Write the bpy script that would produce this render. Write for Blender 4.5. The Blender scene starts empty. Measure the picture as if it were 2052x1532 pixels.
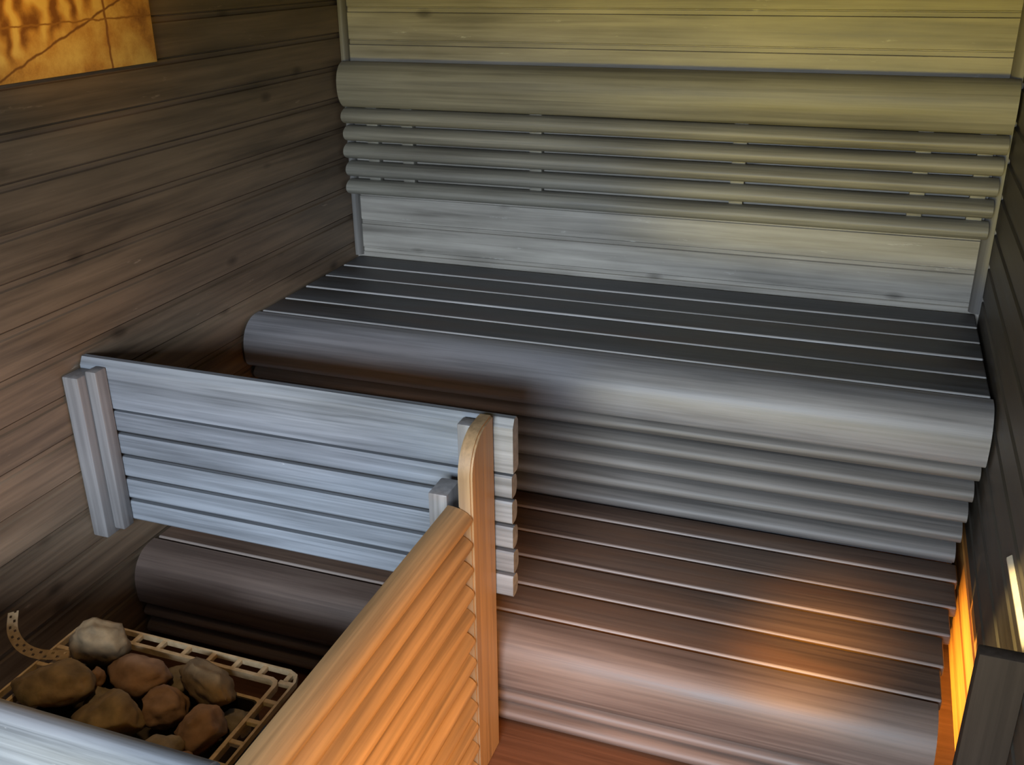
import bpy, bmesh, math, random
from mathutils import Vector, Matrix, noise

random.seed(7)
S = bpy.context.scene
COL = S.collection
W = 2.0            # room width, left wall x=0, right wall x=W, back wall y=0
FLOOR = -0.70      # heights are measured from the upper bench top; everything is lifted at the end
LIFT = 0.70

# ------------------------------------------------------------------ materials
def nd(nt, t, **kw):
    n = nt.nodes.new(t)
    for k, v in kw.items():
        setattr(n, k, v)
    return n

def wood(name, dark, light, grain='x', rough=(0.35, 0.55), blotch=0.5, fine=1.0, bump=0.12,
         wear=None, wear_amt=0.0, spec=0.5, tint=None, coat=0.0, knots=False):
    m = bpy.data.materials.new(name)
    m.use_nodes = True
    nt = m.node_tree
    b = nt.nodes['Principled BSDF']
    L = nt.links.new
    tc = nd(nt, 'ShaderNodeTexCoord')
    oi = nd(nt, 'ShaderNodeObjectInfo')
    mul = nd(nt, 'ShaderNodeVectorMath', operation='SCALE')
    mul.inputs[0].default_value = (13.7, 7.3, 9.1)
    L(oi.outputs['Random'], mul.inputs['Scale'])
    add = nd(nt, 'ShaderNodeVectorMath', operation='ADD')
    L(tc.outputs['Object'], add.inputs[0]); L(mul.outputs[0], add.inputs[1])
    lo, hi = 1.6, 80.0 * fine
    sc = {'x': (lo, hi, hi), 'y': (hi, lo, hi), 'z': (hi, hi, lo)}[grain]
    mp = nd(nt, 'ShaderNodeMapping'); mp.inputs['Scale'].default_value = sc
    L(add.outputs[0], mp.inputs['Vector'])
    n1 = nd(nt, 'ShaderNodeTexNoise'); n1.inputs['Scale'].default_value = 1.0
    n1.inputs['Detail'].default_value = 5; n1.inputs['Roughness'].default_value = 0.6
    n1.inputs['Distortion'].default_value = 0.5
    L(mp.outputs[0], n1.inputs['Vector'])
    # broad uneven patches of stain
    sc2 = {'x': (2.2, 14, 14), 'y': (14, 2.2, 14), 'z': (14, 14, 2.2)}[grain]
    mp2 = nd(nt, 'ShaderNodeMapping'); mp2.inputs['Scale'].default_value = sc2
    L(add.outputs[0], mp2.inputs['Vector'])
    n2 = nd(nt, 'ShaderNodeTexNoise'); n2.inputs['Scale'].default_value = 1.0
    n2.inputs['Detail'].default_value = 4
    L(mp2.outputs[0], n2.inputs['Vector'])
    r1 = nd(nt, 'ShaderNodeMapRange'); r1.inputs[1].default_value = 0.36; r1.inputs[2].default_value = 0.64
    L(n1.outputs['Fac'], r1.inputs[0])
    r2 = nd(nt, 'ShaderNodeMapRange'); r2.inputs[1].default_value = 0.3; r2.inputs[2].default_value = 0.7
    L(n2.outputs['Fac'], r2.inputs[0])
    mx = nd(nt, 'ShaderNodeMix', data_type='FLOAT'); mx.inputs[0].default_value = blotch
    L(r1.outputs[0], mx.inputs[2]); L(r2.outputs[0], mx.inputs[3])
    cm = nd(nt, 'ShaderNodeMix', data_type='RGBA')
    cm.inputs[6].default_value = (*dark, 1); cm.inputs[7].default_value = (*light, 1)
    L(mx.outputs[0], cm.inputs[0])
    out = cm.outputs[2]
    if tint:                                   # patches where the brown wood shows through the grey stain
        n4 = nd(nt, 'ShaderNodeTexNoise'); n4.inputs['Scale'].default_value = 0.7
        n4.inputs['Detail'].default_value = 3
        mp4 = nd(nt, 'ShaderNodeVectorMath', operation='ADD'); mp4.inputs[1].default_value = (5, 3, 8)
        L(mp2.outputs[0], mp4.inputs[0]); L(mp4.outputs[0], n4.inputs['Vector'])
        r4 = nd(nt, 'ShaderNodeMapRange'); r4.inputs[1].default_value = 0.48; r4.inputs[2].default_value = 0.68
        r4.inputs[4].default_value = 0.75
        L(n4.outputs['Fac'], r4.inputs[0])
        c4 = nd(nt, 'ShaderNodeMix', data_type='RGBA'); c4.inputs[7].default_value = (*tint, 1)
        L(r4.outputs[0], c4.inputs[0]); L(out, c4.inputs[6]); out = c4.outputs[2]
    if knots:
        sk = {'x': (4.5, 9, 9), 'y': (9, 4.5, 9), 'z': (9, 9, 4.5)}[grain]
        mk = nd(nt, 'ShaderNodeMapping'); mk.inputs['Scale'].default_value = sk
        L(add.outputs[0], mk.inputs['Vector'])
        vk = nd(nt, 'ShaderNodeTexVoronoi'); vk.inputs['Scale'].default_value = 1.0
        L(mk.outputs[0], vk.inputs['Vector'])
        rk = nd(nt, 'ShaderNodeMapRange'); rk.inputs[1].default_value = .16; rk.inputs[2].default_value = .05
        rk.inputs[4].default_value = .7
        L(vk.outputs['Distance'], rk.inputs[0])
        ck = nd(nt, 'ShaderNodeMix', data_type='RGBA'); ck.inputs[7].default_value = (dark[0] * .45, dark[1] * .42, dark[2] * .4, 1)
        L(rk.outputs[0], ck.inputs[0]); L(out, ck.inputs[6]); out = ck.outputs[2]
    if wear:
        n3 = nd(nt, 'ShaderNodeTexNoise'); n3.inputs['Scale'].default_value = 3.0
        n3.inputs['Detail'].default_value = 8; n3.inputs['Roughness'].default_value = 0.7
        L(mp2.outputs[0], n3.inputs['Vector'])
        r3 = nd(nt, 'ShaderNodeMapRange'); r3.inputs[1].default_value = 0.72 - 0.16 * wear_amt
        r3.inputs[2].default_value = 0.80 - 0.14 * wear_amt
        L(n3.outputs['Fac'], r3.inputs[0])
        cw = nd(nt, 'ShaderNodeMix', data_type='RGBA'); cw.inputs[7].default_value = (*wear, 1)
        L(r3.outputs[0], cw.inputs[0]); L(out, cw.inputs[6]); out = cw.outputs[2]
    L(out, b.inputs['Base Color'])
    rr = nd(nt, 'ShaderNodeMapRange'); rr.inputs[3].default_value = rough[0]; rr.inputs[4].default_value = rough[1]
    L(mx.outputs[0], rr.inputs[0]); L(rr.outputs[0], b.inputs['Roughness'])
    b.inputs['Specular IOR Level'].default_value = spec
    b.inputs['Coat Weight'].default_value = coat
    bp = nd(nt, 'ShaderNodeBump'); bp.inputs['Strength'].default_value = bump
    bp.inputs['Distance'].default_value = 0.004
    L(n1.outputs['Fac'], bp.inputs['Height']); L(bp.outputs[0], b.inputs['Normal'])
    return m

def plain(name, c1, c2, scale=20, rough=0.6, metallic=0.0, bump=0.3, detail=6):
    m = bpy.data.materials.new(name); m.use_nodes = True
    nt = m.node_tree; b = nt.nodes['Principled BSDF']; L = nt.links.new
    tc = nd(nt, 'ShaderNodeTexCoord')
    n = nd(nt, 'ShaderNodeTexNoise'); n.inputs['Scale'].default_value = scale; n.inputs['Detail'].default_value = detail
    L(tc.outputs['Object'], n.inputs['Vector'])
    r = nd(nt, 'ShaderNodeMapRange'); r.inputs[1].default_value = 0.32; r.inputs[2].default_value = 0.68
    L(n.outputs['Fac'], r.inputs[0])
    c = nd(nt, 'ShaderNodeMix', data_type='RGBA'); c.inputs[6].default_value = (*c1, 1); c.inputs[7].default_value = (*c2, 1)
    L(r.outputs[0], c.inputs[0]); L(c.outputs[2], b.inputs['Base Color'])
    b.inputs['Roughness'].default_value = rough; b.inputs['Metallic'].default_value = metallic
    bp = nd(nt, 'ShaderNodeBump'); bp.inputs['Strength'].default_value = bump; bp.inputs['Distance'].default_value = 0.006
    L(n.outputs['Fac'], bp.inputs['Height']); L(bp.outputs[0], b.inputs['Normal'])
    return m

M = {}
M['bench'] = wood('grey_bench_stain', (.040, .042, .046), (.115, .119, .128), 'x', (.42, .60), blotch=.5,
                  tint=(.085, .068, .062))
M['bench_low'] = wood('brown_bench_stain', (.050, .032, .025), (.150, .100, .074), 'x', (.42, .60), blotch=.5,
                  tint=(.16, .085, .05))  # browner than the upper bench planks
M['slat_low'] = wood('brown_grey_nosing_stain', (.075, .052, .043), (.185, .135, .112), 'x', (.44, .60), blotch=.5)
M['nose'] = wood('blue_grey_nosing_stain', (.105, .105, .112), (.25, .25, .265), 'x', (.40, .55), blotch=.5)
M['edge_pale'] = wood('pale_grey_edge', (.22, .215, .215), (.50, .49, .48), 'x', (.4, .55))
M['edge_pale_low'] = wood('pale_brown_edge', (.13, .10, .09), (.30, .25, .22), 'x', (.4, .55))
M['slat'] = wood('grey_slat_stain', (.070, .066, .064), (.175, .165, .158), 'x', (.48, .64), blotch=.45)
M['guard'] = wood('blue_grey_guard_stain', (.075, .082, .092), (.215, .235, .262), 'x', (.38, .55), blotch=.45,
                  wear=(.62, .63, .63), wear_amt=.2)
M['guard_z'] = wood('blue_grey_batten_stain', (.10, .095, .095), (.21, .205, .205), 'z', (.4, .55),
                    wear=(.7, .68, .64), wear_amt=.35)
M['rest'] = wood('grey_backrest_stain', (.14, .133, .112), (.34, .325, .27), 'x', (.42, .60), blotch=.5)
M['wall_x'] = wood('grey_washed_wall_boards', (.15, .14, .12), (.46, .435, .385), 'x', (.4, .6), blotch=.62,
                   wear=(.58, .57, .54), wear_amt=.6, fine=.7, knots=True)
M['wall_y'] = wood('brown_stained_wall_boards', (.065, .046, .031), (.235, .168, .112), 'y', (.4, .6), blotch=.6,
                   wear=(.34, .26, .19), wear_amt=.4, fine=.7, knots=True)
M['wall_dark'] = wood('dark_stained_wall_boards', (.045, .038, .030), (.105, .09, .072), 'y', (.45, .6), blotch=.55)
M['fence'] = wood('brown_fence_stain', (.125, .082, .040), (.29, .19, .088), 'y', (.44, .60), blotch=.4)
M['post'] = wood('brown_post_stain', (.15, .10, .054), (.30, .20, .105), 'z', (.44, .60), blotch=.4)
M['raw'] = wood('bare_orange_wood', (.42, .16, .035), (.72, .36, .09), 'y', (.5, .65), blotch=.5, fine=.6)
M['floor'] = wood('red_brown_floor_boards', (.075, .032, .016), (.15, .066, .034), 'x', (.4, .6), blotch=.5)
M['trim'] = wood('grey_corner_trim_stain', (.09, .085, .078), (.20, .19, .175), 'z', (.4, .55))
M['ceil'] = wood('dark_ceiling_boards', (.05, .04, .03), (.10, .08, .06), 'y', (.5, .65))
M['jamb'] = wood('dark_brown_board_stain', (.022, .016, .012), (.045, .034, .026), 'z', (.75, .9), spec=.2)
M['steel'] = plain('beige_heater_steel', (.40, .30, .17), (.56, .44, .28), 60, .55, 0.0, .1)
M['band'] = plain('galvanised_strap_steel', (.42, .33, .20), (.62, .50, .33), 80, .5, .0, .1)
M['body'] = plain('dark_heater_enamel', (.02, .016, .012), (.05, .04, .03), 12, .6)
STONE = [plain('olive_brown_stone', (.10, .075, .045), (.27, .20, .115), 24, .85, 0, .6, 9),
         plain('grey_brown_stone', (.11, .095, .075), (.26, .22, .17), 28, .85, 0, .6, 9),
         plain('reddish_stone', (.14, .085, .055), (.31, .20, .135), 22, .85, 0, .6, 9)]

# ------------------------------------------------------------------ mesh helpers
def box(x0, x1, y0, y1, z0, z1, bev=0.003, seg=2):
    bm = bmesh.new()
    bmesh.ops.create_cube(bm, size=1)
    for v in bm.verts:
        v.co = Vector(((x0 + x1) / 2 + v.co.x * (x1 - x0), (y0 + y1) / 2 + v.co.y * (y1 - y0), (z0 + z1) / 2 + v.co.z * (z1 - z0)))
    if bev:
        bmesh.ops.bevel(bm, geom=bm.edges[:], offset=bev, segments=seg, affect='EDGES', profile=0.5)
    return bm

def join(*bms):
    out = bms[0]
    for b in bms[1:]:
        me = bpy.data.meshes.new('tmp'); b.to_mesh(me); b.free()
        out.from_mesh(me); bpy.data.meshes.remove(me)
    return out

def prism(profile, axis, a0, a1, n=1, wob=0.0):
    """closed 2-D outline swept along an axis; outline is (y,z) for x, (x,z) for y, (x,y) for z"""
    bm = bmesh.new()
    rings = []
    for i in range(n + 1):
        a = a0 + (a1 - a0) * i / n
        ring = []
        for (u, v) in profile:
            if wob:
                u += wob * noise.noise(Vector((a * 1.7, u * 9, v * 9)))
                v += wob * noise.noise(Vector((a * 1.7 + 31, u * 9, v * 9)))
            co = {'x': (a, u, v), 'y': (u, a, v), 'z': (u, v, a)}[axis]
            ring.append(bm.verts.new(co))
        rings.append(ring)
    k = len(profile)
    for i in range(n):
        for j in range(k):
            bm.faces.new((rings[i][j], rings[i][(j + 1) % k], rings[i + 1][(j + 1) % k], rings[i + 1][j]))
    bm.faces.new(rings[0]); bm.faces.new(rings[-1][::-1])
    bmesh.ops.recalc_face_normals(bm, faces=bm.faces[:])
    return bm

def arc(cu, cv, ru, rv, a0, a1, n):
    return [(cu + ru * math.cos(math.radians(a0 + (a1 - a0) * i / n)),
             cv + rv * math.sin(math.radians(a0 + (a1 - a0) * i / n))) for i in range(n + 1)]

def super_d(c, half, d0, d1, n=16, e=2.3):
    """D outline: flat side at d0, bulging to d1; c = centre height, returns (depth, height) pairs"""
    pts = []
    for i in range(n + 1):
        t = -math.pi / 2 + math.pi * i / n
        cs, sn = math.cos(t), math.sin(t)
        pts.append((d0 + (d1 - d0) * abs(cs) ** (2 / e), c + half * math.copysign(abs(sn) ** (2 / e), sn)))
    return pts

def obj(name, bm, mat, parent=None, smooth=35, loc=None):
    if parent is not None:
        off = Vector(parent['_o']) if '_o' in parent else Vector((0, 0, 0))
    elif loc is not None:
        off = Vector(loc)
    else:
        off = Vector((0, 0, 0))
    bmesh.ops.translate(bm, verts=bm.verts[:], vec=-off)
    me = bpy.data.meshes.new(name)
    bm.normal_update()
    if smooth:
        for f in bm.faces: f.smooth = True
        ang = math.radians(smooth)
        for e in bm.edges:
            if len(e.link_faces) == 2 and e.calc_face_angle(0) > ang:
                e.smooth = False
    bm.to_mesh(me); bm.free()
    for mm in (mat if isinstance(mat, (list, tuple)) else [mat]):
        me.materials.append(mm)
    o = bpy.data.objects.new(name, me); COL.objects.link(o)
    if parent is not None:
        o.parent = parent
        o['_o'] = list(off)
    else:
        o.location = off
        o['_o'] = list(off)
    return o

def thing(name, label, cat, loc, group=None):
    o = bpy.data.objects.new(name, None); COL.objects.link(o)
    o.empty_display_size = .05
    o.location = loc; o['_o'] = list(loc)
    o['label'] = label; o['category'] = cat
    if group: o['group'] = group
    return o

def tag(o, label, cat, group=None):
    o['label'] = label; o['category'] = cat
    if group: o['group'] = group
    return o

def struct(name, bm, mat, label, cat, smooth=35):
    o = obj(name, bm, mat, None, smooth)
    o['kind'] = 'structure'; o['label'] = label; o['category'] = cat
    return o

# ------------------------------------------------------------------ panelled walls
PITCH = 0.098
def board_outline(z0, z1, off, face, back, sgn):
    """tongue and groove outline of a boarded wall: (depth, z) with shallow grooves every PITCH;
    sgn = direction from the face towards the room"""
    pts = [(back, z0)]
    z = z0
    g = []
    k = math.floor((z0 - off) / PITCH)
    while off + k * PITCH < z1:
        g.append(off + k * PITCH); k += 1
    pts.append((face, z0))
    for c in g:
        for dz, d in ((-.009, 0), (-.0065, -.006), (.0045, -.006), (.0052, -.009), (.0078, -.009), (.0100, 0)):
            zz = c + dz
            if z0 + .001 < zz < z1 - .001:
                pts.append((face + sgn * d, zz))
    pts.append((face, z1)); pts.append((back, z1))
    return pts

CEIL = 1.32
YF = -3.60
struct('wall_back', prism(board_outline(FLOOR, CEIL, .019, 0.0, .06, -1), 'x', -.06, W + .06),
       M['wall_x'], 'back wall of grey horizontal boards behind the benches', 'wall', 20)
struct('wall_left', prism(board_outline(FLOOR, CEIL, .041, 0.0, -.06, 1), 'y', YF, 0.0),
       M['wall_y'], 'left wall of brown stained horizontal boards', 'wall', 20)
struct('wall_right', prism(board_outline(-.405, CEIL, .041, W, W + .06, -1), 'y', YF, 0.0), M['wall_dark'],
       'dark right wall of stained horizontal boards', 'wall', 20)
# bare strip of the right wall below the lower bench's level
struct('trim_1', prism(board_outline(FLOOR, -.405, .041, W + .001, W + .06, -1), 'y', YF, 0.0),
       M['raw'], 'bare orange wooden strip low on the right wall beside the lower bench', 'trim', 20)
struct('floor', box(-.06, W + .06, YF - .06, .06, FLOOR - .06, FLOOR, 0), M['floor'], 'red brown wooden floor', 'floor')
struct('ceiling', box(-.06, W + .06, YF - .06, .06, CEIL, CEIL + .06, 0), M['ceil'], 'dark boarded ceiling', 'ceiling')
# front wall behind the camera with a doorway
fw = join(box(-.06, .45, YF - .06, YF, FLOOR, CEIL, 0), box(1.85, W + .06, YF - .06, YF, FLOOR, CEIL, 0),
          box(.45, 1.85, YF - .06, YF, .99, CEIL, 0))
struct('wall_front', fw, M['wall_dark'], 'dark front wall around the doorway', 'wall')
# corner trims on the back wall
struct('trim_2', prism(arc(0.001, -.001, .022, .020, -90, 0, 6) + [(.001, -.001)], 'z', .002, CEIL), M['trim'],
       'thin vertical corner trim at the left end of the back wall', 'trim')
struct('trim_3', prism(arc(W - .001, -.001, .030, .022, 180, 270, 6) + [(W - .001, -.001)], 'z', .002, CEIL), M['trim'],
       'thin vertical corner trim at the right end of the back wall', 'trim')

# ------------------------------------------------------------------ benches
def nose_outline(y_in, y_out, ztop, zbot, flat=.018):
    pts = [(y_in, ztop - .034), (y_in, ztop - .003), (y_in - .003, ztop), (y_in - flat, ztop)]
    cy, cz = y_in - flat, ztop - .090
    e = 2.15
    for i in range(1, 15):
        t = math.pi / 2 * i / 14
        pts.append((cy - (cy - y_out) * math.sin(t) ** (2 / e), cz + .090 * math.cos(t) ** (2 / e) if math.cos(t) > 1e-6 else cz))
    pts += [(y_out + .001, zbot + .022), (y_out + .005, zbot + .008), (y_out + .014, zbot), (y_out + .055, zbot), (y_out + .055, ztop - .034)]
    return pts

def plank(y0, y1, z, x0, x1):
    bm = box(x0, x1, y0, y1, z - .028, z, .0048, 3)
    bm.normal_update()
    for f in bm.faces:                          # the upper front arrises take a paler material
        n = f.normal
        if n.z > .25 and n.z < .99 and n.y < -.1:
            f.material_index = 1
    return bm

def slat_bm(y_back, y_front, z0, z1, x0, x1, e=2.0):
    return prism([(d, h) for d, h in super_d((z0 + z1) / 2, (z1 - z0) / 2, y_back, y_front, 14, e)], 'x', x0, x1, 10, .0012)

ub = thing('upper_bench', 'upper bench of dark grey planks with rounded nosing, along the back wall', 'bench', (1.0, -.36, FLOOR))
edges = [-.012, -.1387, -.262, -.385, -.509, -.632]
for a, b in zip(edges[:-1], edges[1:]):
    obj('plank', plank(b + .005, a - .005, random.uniform(-.001, .001), .012, W - .012), [M['bench'], M['edge_pale']], ub)
obj('nosing', prism(nose_outline(-.6355, -.735, 0, -.138), 'x', .010, W - .008, 24, .0012), M['nose'], ub)
zz = -.143; p5 = .0575
for k in range(5):
    dx = [.004, .010, .014, .018, .024][k]
    obj('riser_slat', slat_bm(-.655, -.708, zz - p5 * (k + 1) + .003, zz - p5 * k - .001, .014, W - .008 - dx), M['slat'], ub)
obj('riser_backing', box(.02, W - .03, -.655, -.635, FLOOR + .01, -.03, 0), M['bench'], ub)

LZ = -.436
lb = thing('lower_bench', 'lower bench of brown grey planks, one step below the upper bench', 'bench', (1.0, -1.0, FLOOR))
edges = [-.665, -.752, -.866, -.98, -1.096, -1.21]
rx = [1.978, 1.972, 1.955, 1.938, 1.930]
for (a, b), x1 in zip(zip(edges[:-1], edges[1:]), rx):
    obj('plank', plank(b + .005, a - .005, LZ + random.uniform(-.001, .001), .012, x1), [M['bench_low'], M['edge_pale_low']], lb)
obj('nosing', prism(nose_outline(-1.214, -1.312, LZ, LZ - .146), 'x', .010, 1.922, 24, .0012), M['slat_low'], lb)
for (z0, z1) in ((-.634, -.585), (-.686, -.636)):
    obj('riser_slat', slat_bm(-1.25, -1.303, z0, z1, .014, 1.918), M['slat_low'], lb)
obj('riser_backing', box(.02, 1.90, -1.25, -1.23, FLOOR + .005, LZ - .03, 0), M['bench'], lb)

# ------------------------------------------------------------------ backrest on the back wall
br = thing('bench_backrest', 'slatted grey backrest with a wide top board on the back wall', 'backrest', (1.0, -.03, .22))
obj('top_board', prism(super_d(.577, .072, -.022, -.078, 26, 2.15), 'x', .008, W - .006, 20, .0015), M['rest'], br)
tops = [.503, .447, .390, .331, .271]
for k, t in enumerate(tops):
    obj('slat', prism(super_d(t - .0245, .0255, -.026, -.070, 16, 2.0), 'x', .010 + .004 * (k % 2), W - .010 - .003 * k, 16, .0012), M['rest'], br)
for x in (.10, .225, .665, 1.29, 1.785, 1.94):
    obj('batten', box(x - .02, x + .02, -.028, -.001, .225, .645, .002), M['rest'], br)

# ------------------------------------------------------------------ slatted guard behind the heater
gd = thing('slatted_guard', 'blue grey slatted guard panel between the left wall and the brown partition post', 'guard', (.53, -1.34, -.30))
def gslat(z0, z1, x0, x1, e=2.6, y_front=-1.345, y_back=-1.315):
    pts = [(y_front + .003, z0), (y_front, z0 + .004), (y_front, z1 - .004), (y_front + .003, z1)]
    c, h = (z0 + z1) / 2, (z1 - z0) / 2
    for i in range(11):
        t = math.pi / 2 - math.pi * i / 10
        pts.append((y_front + .012 + (y_back - y_front - .012) * math.cos(t) ** (2 / e) if math.cos(t) > 1e-6 else y_front + .012,
                    c + h * math.copysign(abs(math.sin(t)) ** (2 / e), math.sin(t))))
    return prism(pts, 'x', x0, x1)
# wide top board with a chamfered upper front edge
obj('top_board', prism([(-1.345, .004), (-1.345, .104), (-1.335, .122), (-1.322, .122), (-1.314, .112), (-1.314, .012), (-1.322, .003)], 'x', .004, 1.062), M['guard'], gd, 20)
for k in range(5):
    z1 = -.004 - .0596 * k
    obj('slat', gslat(z1 - .0505, z1, .006, 1.060 + random.uniform(-.0015, .0015)), M['guard'], gd)
obj('wall_batten', box(.003, .047, -1.405, -1.347, -.318, .098, .004), M['guard_z'], gd)
obj('batten', box(.049, .079, -1.382, -1.346, -.302, .108, .004), M['guard_z'], gd)
obj('batten', box(.958, .994, -1.382, -1.346, -.30, .117, .004), M['guard_z'], gd)

# ------------------------------------------------------------------ partition with half-round rails
pt = thing('slatted_partition', 'tall brown slatted partition running towards the camera, screening the heater', 'partition', (.98, -1.8, FLOOR))
post = [(-1.468, FLOOR + .002), (-1.468, .045)]
for i in range(1, 11):
    t = math.pi / 2 * i / 10
    post.append((-1.468 + .085 * (1 - math.cos(t)), .045 + .085 * math.sin(t)))
post += [(-1.349, .132), (-1.349, FLOOR + .002)]
pb = prism(post, 'x', .993, 1.023)
bmesh.ops.bevel(pb, geom=[e for e in pb.edges if len(e.link_faces) == 2 and e.calc_face_angle(0) > 1.2], offset=.004, segments=2, affect='EDGES')
obj('post', pb, M['post'], pt)
obj('rear_post', box(.922, .963, -1.452, -1.384, FLOOR + .002, -.006, .004), M['guard_z'], pt)
obj('rear_post', box(.922, .963, -2.36, -2.30, FLOOR + .002, -.03, .004), M['guard_z'], pt)
YE = -2.40
for k in range(12):
    z1 = -.014 - .0566 * k
    half = .0258
    bmr = prism(super_d(z1 - half, half, .973, 1.0235, 20, 1.95), 'y', YE, -1.4695 - random.uniform(0, .005), 8, .0008)
    obj('rail', bmr, M['fence'], pt)

# ------------------------------------------------------------------ near guard in front of the heater
ng = thing('heater_guard', 'pale grey rounded guard board in front of the heater, cut by the left frame edge', 'guard', (.45, -2.14, FLOOR))
pts = [(-2.165, -.24), (-2.165, -.115)] + [(-2.135 + .030 * math.cos(math.radians(a)), -.115 + .026 * math.sin(math.radians(a))) for a in range(170, -1, -17)] + [(-2.105, -.24)]
obj('top_board', prism(pts, 'x', .012, .885, 12, .0008), M['guard'], ng)
for k in range(4):
    z1 = -.246 - .06 * k
    obj('slat', prism(super_d(z1 - .027, .027, -2.125, -2.160, 12, 2.4), 'x', .012, .885), M['guard'], ng)
for x in (.05, .86):
    obj('batten', box(x - .02, x + .02, -2.125, -2.100, FLOOR + .002, -.13, .003), M['guard_z'], ng)

# ------------------------------------------------------------------ heater
ht = thing('sauna_heater', 'sauna heater with a beige slotted top rim, full of stones', 'heater', (.50, -1.87, FLOOR))
X0, X1, Y0, Y1, RZ = .243, .758, -2.085, -1.695, -.300
obj('body', box(X0 + .05, X1 - .05, Y0 + .05, Y1 - .05, FLOOR + .003, -.40, .006), M['body'], ht)
def rim_outline(i, ch):
    x0, x1, y0, y1 = X0 + i, X1 - i, Y0 + i, Y1 - i
    return [(x0 + ch, y1), (x1 - ch, y1), (x1 - ch * .3, y1 - ch * .3), (x1, y1 - ch), (x1, y0 + ch), (x1 - ch, y0), (x0 + ch, y0), (x0, y0 + ch), (x0, y1 - ch), (x0 + ch * .3, y1 - ch * .3)]
def frame(i0, i1, ch0, ch1, z0, z1):
    a, b = rim_outline(i0, ch0), rim_outline(i1, ch1)
    bm = bmesh.new(); k = len(a)
    va = [[bm.verts.new((x, y, z)) for x, y in o] for o in (a, b) for z in (z0, z1)]
    ob, ot, ib, it = va
    for j in range(k):
        q = (j + 1) % k
        bm.faces.new((ot[j], ot[q], it[q], it[j])); bm.faces.new((ob[j], ib[j], ib[q], ob[q]))
        bm.faces.new((ob[j], ob[q], ot[q], ot[j])); bm.faces.new((ib[j], it[j], it[q], ib[q]))
    bmesh.ops.recalc_face_normals(bm, faces=bm.faces[:])
    return bm
bars = [frame(0, .005, .028, .026, RZ - .012, RZ), frame(.030, .038, .018, .014, RZ - .014, RZ)]
nb = 9
for i in range(nb):
    x = X0 + .022 + (X1 - X0 - .044) * i / (nb - 1)
    for (ya, yb) in ((Y1 - .033, Y1 - .002), (Y0 + .002, Y0 + .033)):
        bars.append(box(x - .005, x + .005, ya, yb, RZ - .011, RZ - .001, .001, 1))
nb = 7
for i in range(nb):
    y = Y0 + .03 + (Y1 - Y0 - .065) * i / (nb - 1)
    for (xa, xb) in ((X1 - .033, X1 - .002), (X0 + .002, X0 + .033)):
        bars.append(box(xa, xb, y - .005, y + .005, RZ - .011, RZ - .001, .001, 1))
obj('rim', join(*bars), M['steel'], ht)
obj('inner_lip', frame(.056, .063, .012, .010, RZ - .045, RZ - .035), M['steel'], ht)
obj('stone_tray', frame(.063, .066, .010, .009, -.405, RZ - .036), M['body'], ht)

# perforated strap curling out of the rim
def strap():
    ctrl = [Vector(v) for v in ((.330, -1.800, -.290), (.295, -1.818, -.286), (.24, -1.826, -.292), (.19, -1.818, -.292), (.150, -1.797, -.280), (.125, -1.765, -.262))]
    P = []
    for i in range(len(ctrl) - 1):
        p0 = ctrl[max(i - 1, 0)]; p1 = ctrl[i]; p2 = ctrl[i + 1]; p3 = ctrl[min(i + 2, len(ctrl) - 1)]
        for j in range(8):
            t = j / 8
            P.append(.5 * ((2 * p1) + (-p0 + p2) * t + (2 * p0 - 5 * p1 + 4 * p2 - p3) * t * t + (-p0 + 3 * p1 - 3 * p2 + p3) * t ** 3))
    P.append(ctrl[-1])
    bm = bmesh.new(); rows = []
    wdt = .022
    cross = [-.5, -.30, -.08, .08, .30, .5]
    for i, p in enumerate(P):
        d = (P[min(i + 1, len(P) - 1)] - P[max(i - 1, 0)]).normalized()
        s = d.cross(Vector((0, -.35, 1))).normalized()
        rows.append([bm.verts.new(p + s * wdt * c) for c in cross])
    for i in range(len(rows) - 1):
        for j in range(5):
            if (j == 1 and i % 4 == 1) or (j == 3 and i % 4 == 3):
                continue
            bm.faces.new((rows[i][j], rows[i][j + 1], rows[i + 1][j + 1], rows[i + 1][j]))
    geo = bmesh.ops.solidify(bm, geom=bm.faces[:], thickness=.0012)
    bmesh.ops.recalc_face_normals(bm, faces=bm.faces[:])
    return bm
tag(obj('perforated_strap', strap(), M['band'], None, 30, (.26, -1.81, -.29)),
    'perforated metal strap curling out over the left rim of the heater', 'strap')

# stones: (x, y, z, half sizes, rotation, seed, material, label)
def stone(c, r, rot, seed, flat=0):
    bm = bmesh.new()
    bmesh.ops.create_icosphere(bm, subdivisions=4, radius=1.0)
    rnd = random.Random(seed)
    planes = []
    for i in range(9 + flat):
        v = Vector((rnd.gauss(0, 1), rnd.gauss(0, 1), rnd.gauss(0, 1))).normalized()
        planes.append((v, rnd.uniform(.66, .92)))
    R = Matrix.Rotation(rot, 3, 'Z')
    sv = Vector((seed * 3.1, seed * 1.7, seed * .9))
    for v in bm.verts:
        p = v.co.copy()
        for nrm, d in planes:
            k = p.dot(nrm) - d
            if k > 0: p -= nrm * k * .85
        p *= 1 + .13 * noise.noise(p * 1.6 + sv) + .085 * noise.noise(p * 3.8 + sv) + .035 * noise.noise(p * 9 + sv)
        v.co = R @ Vector((p.x * r[0], p.y * r[1], p.z * r[2]))
    zc = c[2]
    bmesh.ops.translate(bm, verts=bm.verts[:], vec=Vector((c[0], c[1], zc)))
    return bm
G = 'stones piled on the heater'
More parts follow.
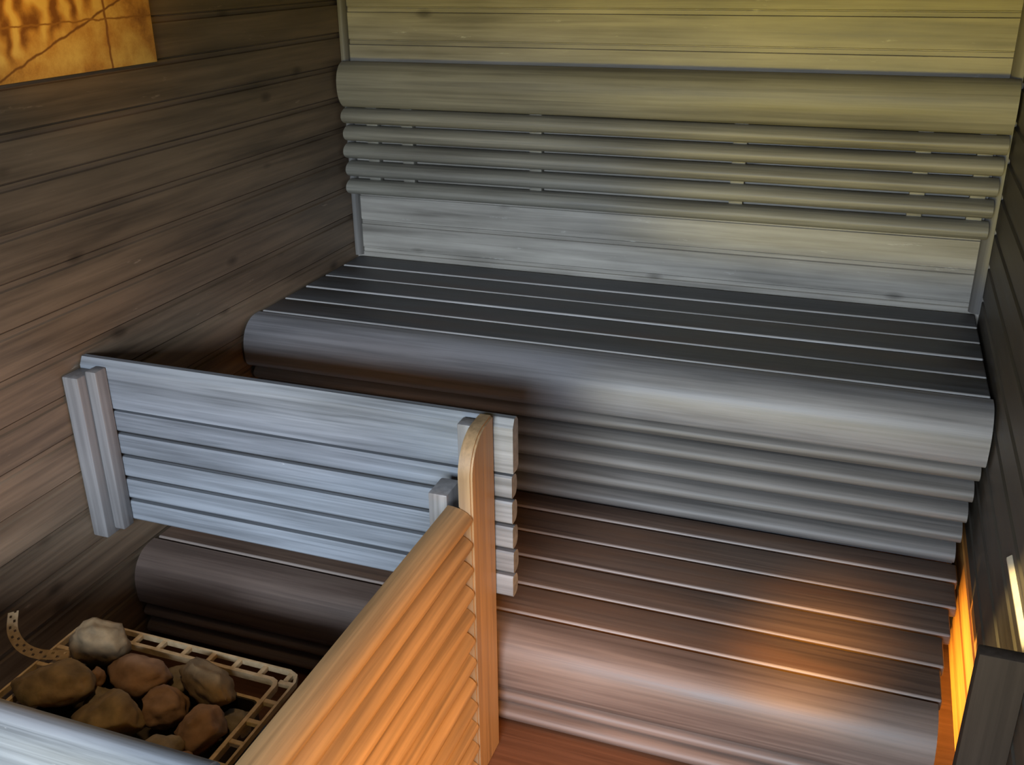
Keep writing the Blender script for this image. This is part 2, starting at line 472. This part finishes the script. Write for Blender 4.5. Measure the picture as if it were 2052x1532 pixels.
stones = [
    ((.356, -1.779, -.268), (.056, .048, .047), .3, 1, 0, 'rounded olive brown stone at the back left corner of the heater rim', 0),
    ((.462, -1.804, -.308), (.064, .046, .042), .1, 2, 2, 'reddish brown stone in the middle of the back row, beside the slotted rim', 0),
    ((.602, -1.780, -.302), (.074, .040, .038), -.35, 3, 0, 'wide angular olive slab stone nearest the right back corner of the rim', 4),
    ((.350, -1.900, -.280), (.076, .055, .044), .2, 4, 0, 'largest stone, lumpy and olive grey, at the left of the pile', 0),
    ((.550, -1.845, -.318), (.048, .044, .038), .8, 5, 2, 'dull red brown stone below the wide angular slab stone', 0),
    ((.486, -1.911, -.306), (.066, .054, .046), .5, 6, 0, 'yellow brown stone in the middle front of the pile', 0),
    ((.648, -1.870, -.318), (.046, .052, .042), .2, 7, 2, 'pinkish brown stone beside the right inner lip of the heater', 3),
    ((.618, -1.945, -.318), (.040, .036, .036), .9, 8, 1, 'small grey stone below the pinkish brown stone, near the front board', 0),
    ((.400, -1.850, -.288), (.018, .019, .020), .4, 9, 2, 'tiny reddish pebble wedged between the back left stones', 0),
    ((.405, -1.990, -.312), (.056, .044, .040), -.3, 10, 2, 'pale pinkish stone partly hidden behind the front board at left', 0),
    ((.418, -1.868, -.330), (.040, .036, .034), -.2, 11, 1, 'dark grey brown stone sunk between the largest stone and the middle ones', 0),
    ((.560, -1.985, -.330), (.052, .040, .038), .1, 12, 1, 'dark grey stone at the front of the pile behind the guard board', 0),
    ((.672, -1.955, -.322), (.022, .026, .026), .2, 13, 2, 'small light tan pebble at the right front by the inner lip', 0),
    ((.300, -1.975, -.325), (.050, .044, .040), .3, 14, 1, 'grey brown stone at the left front, behind the guard board', 0),
    ((.515, -1.755, -.345), (.040, .036, .034), .3, 15, 1, 'shadowed stone low between the two back stones', 0),
    ((.670, -1.800, -.362), (.032, .034, .028), .3, 16, 1, 'shadowed stone low in the right back corner of the tray', 0),
]
for c, r, rot, seed, mi, lab, fl in stones:
    tag(obj('heater_stone', stone(c, r, rot, seed, fl), STONE[mi], None, 60, c), lab, 'stone', G)

# ------------------------------------------------------------------ parchment picture on the left wall
def parchment():
    m = bpy.data.materials.new('printed_parchment'); m.use_nodes = True
    nt = m.node_tree; b = nt.nodes['Principled BSDF']; L = nt.links.new
    tc = nd(nt, 'ShaderNodeTexCoord')
    n = nd(nt, 'ShaderNodeTexNoise'); n.inputs['Scale'].default_value = 7; n.inputs['Detail'].default_value = 8; n.inputs['Roughness'].default_value = .65
    L(tc.outputs['Object'], n.inputs['Vector'])
    n.inputs['Scale'].default_value = 13; n.inputs['Roughness'].default_value = .72
    w = nd(nt, 'ShaderNodeTexWave', wave_type='BANDS', bands_direction='Y'); w.inputs['Scale'].default_value = 5.0
    w.inputs['Distortion'].default_value = 11; w.inputs['Detail'].default_value = 3; w.inputs['Detail Scale'].default_value = 1.2
    L(tc.outputs['Object'], w.inputs['Vector'])
    big = nd(nt, 'ShaderNodeTexNoise'); big.inputs['Scale'].default_value = 6; big.inputs['Detail'].default_value = 2
    L(tc.outputs['Object'], big.inputs['Vector'])
    sp0 = nd(nt, 'ShaderNodeSeparateXYZ'); L(tc.outputs['Object'], sp0.inputs[0])
    dg = nd(nt, 'ShaderNodeMath', operation='MULTIPLY_ADD'); dg.inputs[1].default_value = -.36
    L(sp0.outputs['Y'], dg.inputs[0]); L(sp0.outputs['Z'], dg.inputs[2])
    msk = nd(nt, 'ShaderNodeMapRange'); msk.inputs[1].default_value = .18; msk.inputs[2].default_value = .22
    msk.inputs[4].default_value = .32
    L(dg.outputs[0], msk.inputs[0])
    mx0 = nd(nt, 'ShaderNodeMix', data_type='FLOAT'); mx0.inputs[0].default_value = .45
    L(n.outputs['Fac'], mx0.inputs[2]); L(big.outputs['Fac'], mx0.inputs[3])
    mx = nd(nt, 'ShaderNodeMix', data_type='FLOAT')
    L(msk.outputs[0], mx.inputs[0]); L(mx0.outputs[0], mx.inputs[2]); L(w.outputs['Fac'], mx.inputs[3])
    cr = nd(nt, 'ShaderNodeValToRGB')
    e = cr.color_ramp.elements
    e[0].position = .34; e[0].color = (.26, .10, .018, 1)
    e[1].position = .62; e[1].color = (.90, .62, .17, 1)
    k = cr.color_ramp.elements.new(.47); k.color = (.66, .34, .07, 1)
    L(mx.outputs[0], cr.inputs[0])
    out = cr.outputs[0]
    sep = nd(nt, 'ShaderNodeSeparateXYZ'); L(tc.outputs['Object'], sep.inputs[0])
    n2 = nd(nt, 'ShaderNodeTexNoise'); n2.inputs['Scale'].default_value = 30
    L(tc.outputs['Object'], n2.inputs['Vector'])
    def line(a, bb, c, wdt, col, out):         # printed line a*y + b*z + c = 0
        m1 = nd(nt, 'ShaderNodeMath', operation='MULTIPLY_ADD'); m1.inputs[1].default_value = a; m1.inputs[2].default_value = c
        L(sep.outputs['Y'], m1.inputs[0])
        m2 = nd(nt, 'ShaderNodeMath', operation='MULTIPLY_ADD'); m2.inputs[1].default_value = bb
        L(sep.outputs['Z'], m2.inputs[0]); L(m1.outputs[0], m2.inputs[2])
        m3 = nd(nt, 'ShaderNodeMath', operation='MULTIPLY_ADD'); m3.inputs[1].default_value = .012; 
        L(n2.outputs['Fac'], m3.inputs[0]); L(m2.outputs[0], m3.inputs[2])
        m4 = nd(nt, 'ShaderNodeMath', operation='ABSOLUTE'); L(m3.outputs[0], m4.inputs[0])
        r = nd(nt, 'ShaderNodeMapRange'); r.inputs[1].default_value = wdt; r.inputs[2].default_value = wdt * .3
        L(m4.outputs[0], r.inputs[0])
        c1 = nd(nt, 'ShaderNodeMix', data_type='RGBA'); c1.inputs[7].default_value = (*col, 1)
        L(r.outputs[0], c1.inputs[0]); L(out, c1.inputs[6])
        return c1.outputs[2]
    # local origin is the lower right corner: y runs from 0 to negative, z upward
    out = line(.36, -1, .175, .004, (.25, .10, .02), out)
    out = line(1, 0, .150, .005, (.30, .12, .025), out)
    out = line(0, 1, -.112, .003, (.38, .17, .03), out)
    L(out, b.inputs['Base Color'])
    b.inputs['Roughness'].default_value = .6
    return m
tag(obj('wall_map', box(.001, .010, -1.72, -.930, .731, 1.16, .0015), parchment(), None, 35, (.006, -.930, .731)),
    'yellow brown printed parchment picture high on the left wall, cut by the frame corner', 'picture')

# ------------------------------------------------------------------ upright board by the right wall
ub2 = obj('upright_board', box(1.921, 1.997, -1.530, -1.500, FLOOR + .002, -.076, .004), M['jamb'], None, 35, (1.96, -1.515, FLOOR))
tag(ub2, 'dark brown upright board standing at the right wall in front of the lower bench', 'board')

st = obj('glint_strip', prism([(W - .0005, -.094), (W - .009, -.094), (W - .009, -.090), (W - .002, -.083), (W - .0005, -.083)], 'y', -2.0, -1.19),
         plain('pale_strip', (.75, .66, .48), (.85, .76, .58), 40, .35, .0, .05), None, 35, (W - .005, -1.56, -.09))
tag(st, 'thin pale strip added along the right wall to hold the glint', 'strip')  # strip added to give the wall a bright glint

# ------------------------------------------------------------------ light
def area(name, loc, target, sx, sy, power, col, spread=180):
    d = bpy.data.lights.new(name, 'AREA'); d.shape = 'RECTANGLE'; d.size = sx; d.size_y = sy
    d.energy = power; d.color = col; d.spread = math.radians(spread)
    o = bpy.data.objects.new(name, d); COL.objects.link(o); o.location = loc
    o.rotation_euler = (Vector(target) - Vector(loc)).to_track_quat('-Z', 'Y').to_euler()
    return o
def spot(name, loc, target, power, col, size, blend=1.0, rad=.03):
    d = bpy.data.lights.new(name, 'SPOT'); d.energy = power; d.color = col
    d.spot_size = math.radians(size); d.spot_blend = blend; d.shadow_soft_size = rad
    o = bpy.data.objects.new(name, d); COL.objects.link(o); o.location = loc
    o.rotation_euler = (Vector(target) - Vector(loc)).to_track_quat('-Z', 'Y').to_euler()
    return o
area('sky_daylight', (1.75, -6.2, 1.60), (1.15, -2.0, .30), 3.0, 1.2, 720, (.76, .87, 1.0))
area('grass_bounce', (1.15, -4.9, -.75), (1.40, 0, 1.35), .9, .8, 11, (1.0, .77, .06), 50)
area('warm_side_fill', (W - .03, -1.98, -.10), (.9, -1.86, -.82), .7, .7, 19, (1.0, .40, .06), 100)  # unseen warm light added at the right wall, no opening built there
spot('picture_fill', (.85, -1.9, 1.22), (.0, -1.25, .96), 29, (1.0, .54, .10), 36, 1.0, .05)  # unseen spot added to brighten the picture
spot('heater_fill', (.75, -2.05, 1.25), (.40, -1.90, -.30), 24, (1.0, .62, .26), 40, 1.0, .06)  # unseen overhead spot added to warm and brighten the stones
spot('bench_patch_spot', (1.35, -2.6, .75), (1.67, -1.10, -.436), 420, (1.0, .46, .045), 11, 1.0, .08)  # spot added inside the room for the warm patch on the lower bench
spot('under_bench_fill', (1.72, -.90, -.60), (2.0, -.92, -.62), 14, (1.0, .58, .12), 115, .6, .03)  # hidden spot added beneath the planks to brighten the bare orange strip
spot('strip_glint_spot', (1.66, -1.9, .9), (1.994, -1.36, -.084), 190, (1.0, .75, .30), 12, .8, .01)  # unseen narrow spot added to make the pale strip shine
wd = bpy.data.worlds.new('World'); S.world = wd; wd.use_nodes = True
bg = wd.node_tree.nodes['Background']; bg.inputs[0].default_value = (.7, .8, 1.0, 1); bg.inputs[1].default_value = .25

# ------------------------------------------------------------------ camera
cd = bpy.data.cameras.new('Camera'); cam = bpy.data.objects.new('Camera', cd); COL.objects.link(cam)
cd.sensor_width = 36; cd.lens = 36 * 1992.7 / 2052; cd.clip_start = .05
r, u, f = Vector((.9403, .3402, -.0105)), Vector((-.1257, .3758, .9181)), Vector((-.3163, .862, -.3961))
cam.matrix_world = Matrix(((r.x, u.x, -f.x, 1.6666), (r.y, u.y, -f.y, -2.9936), (r.z, u.z, -f.z, .9616), (0, 0, 0, 1)))
S.camera = cam

# lift everything so that the floor lies at height zero
for o in COL.objects:
    if '_o' in o: del o['_o']
    if o.parent is None:
        o.location.z += LIFT

S.view_settings.view_transform = 'Standard'
S.view_settings.look = 'None'
S.view_settings.gamma = 1
S.view_settings.use_curve_mapping = False
S.view_settings.exposure = 0.0
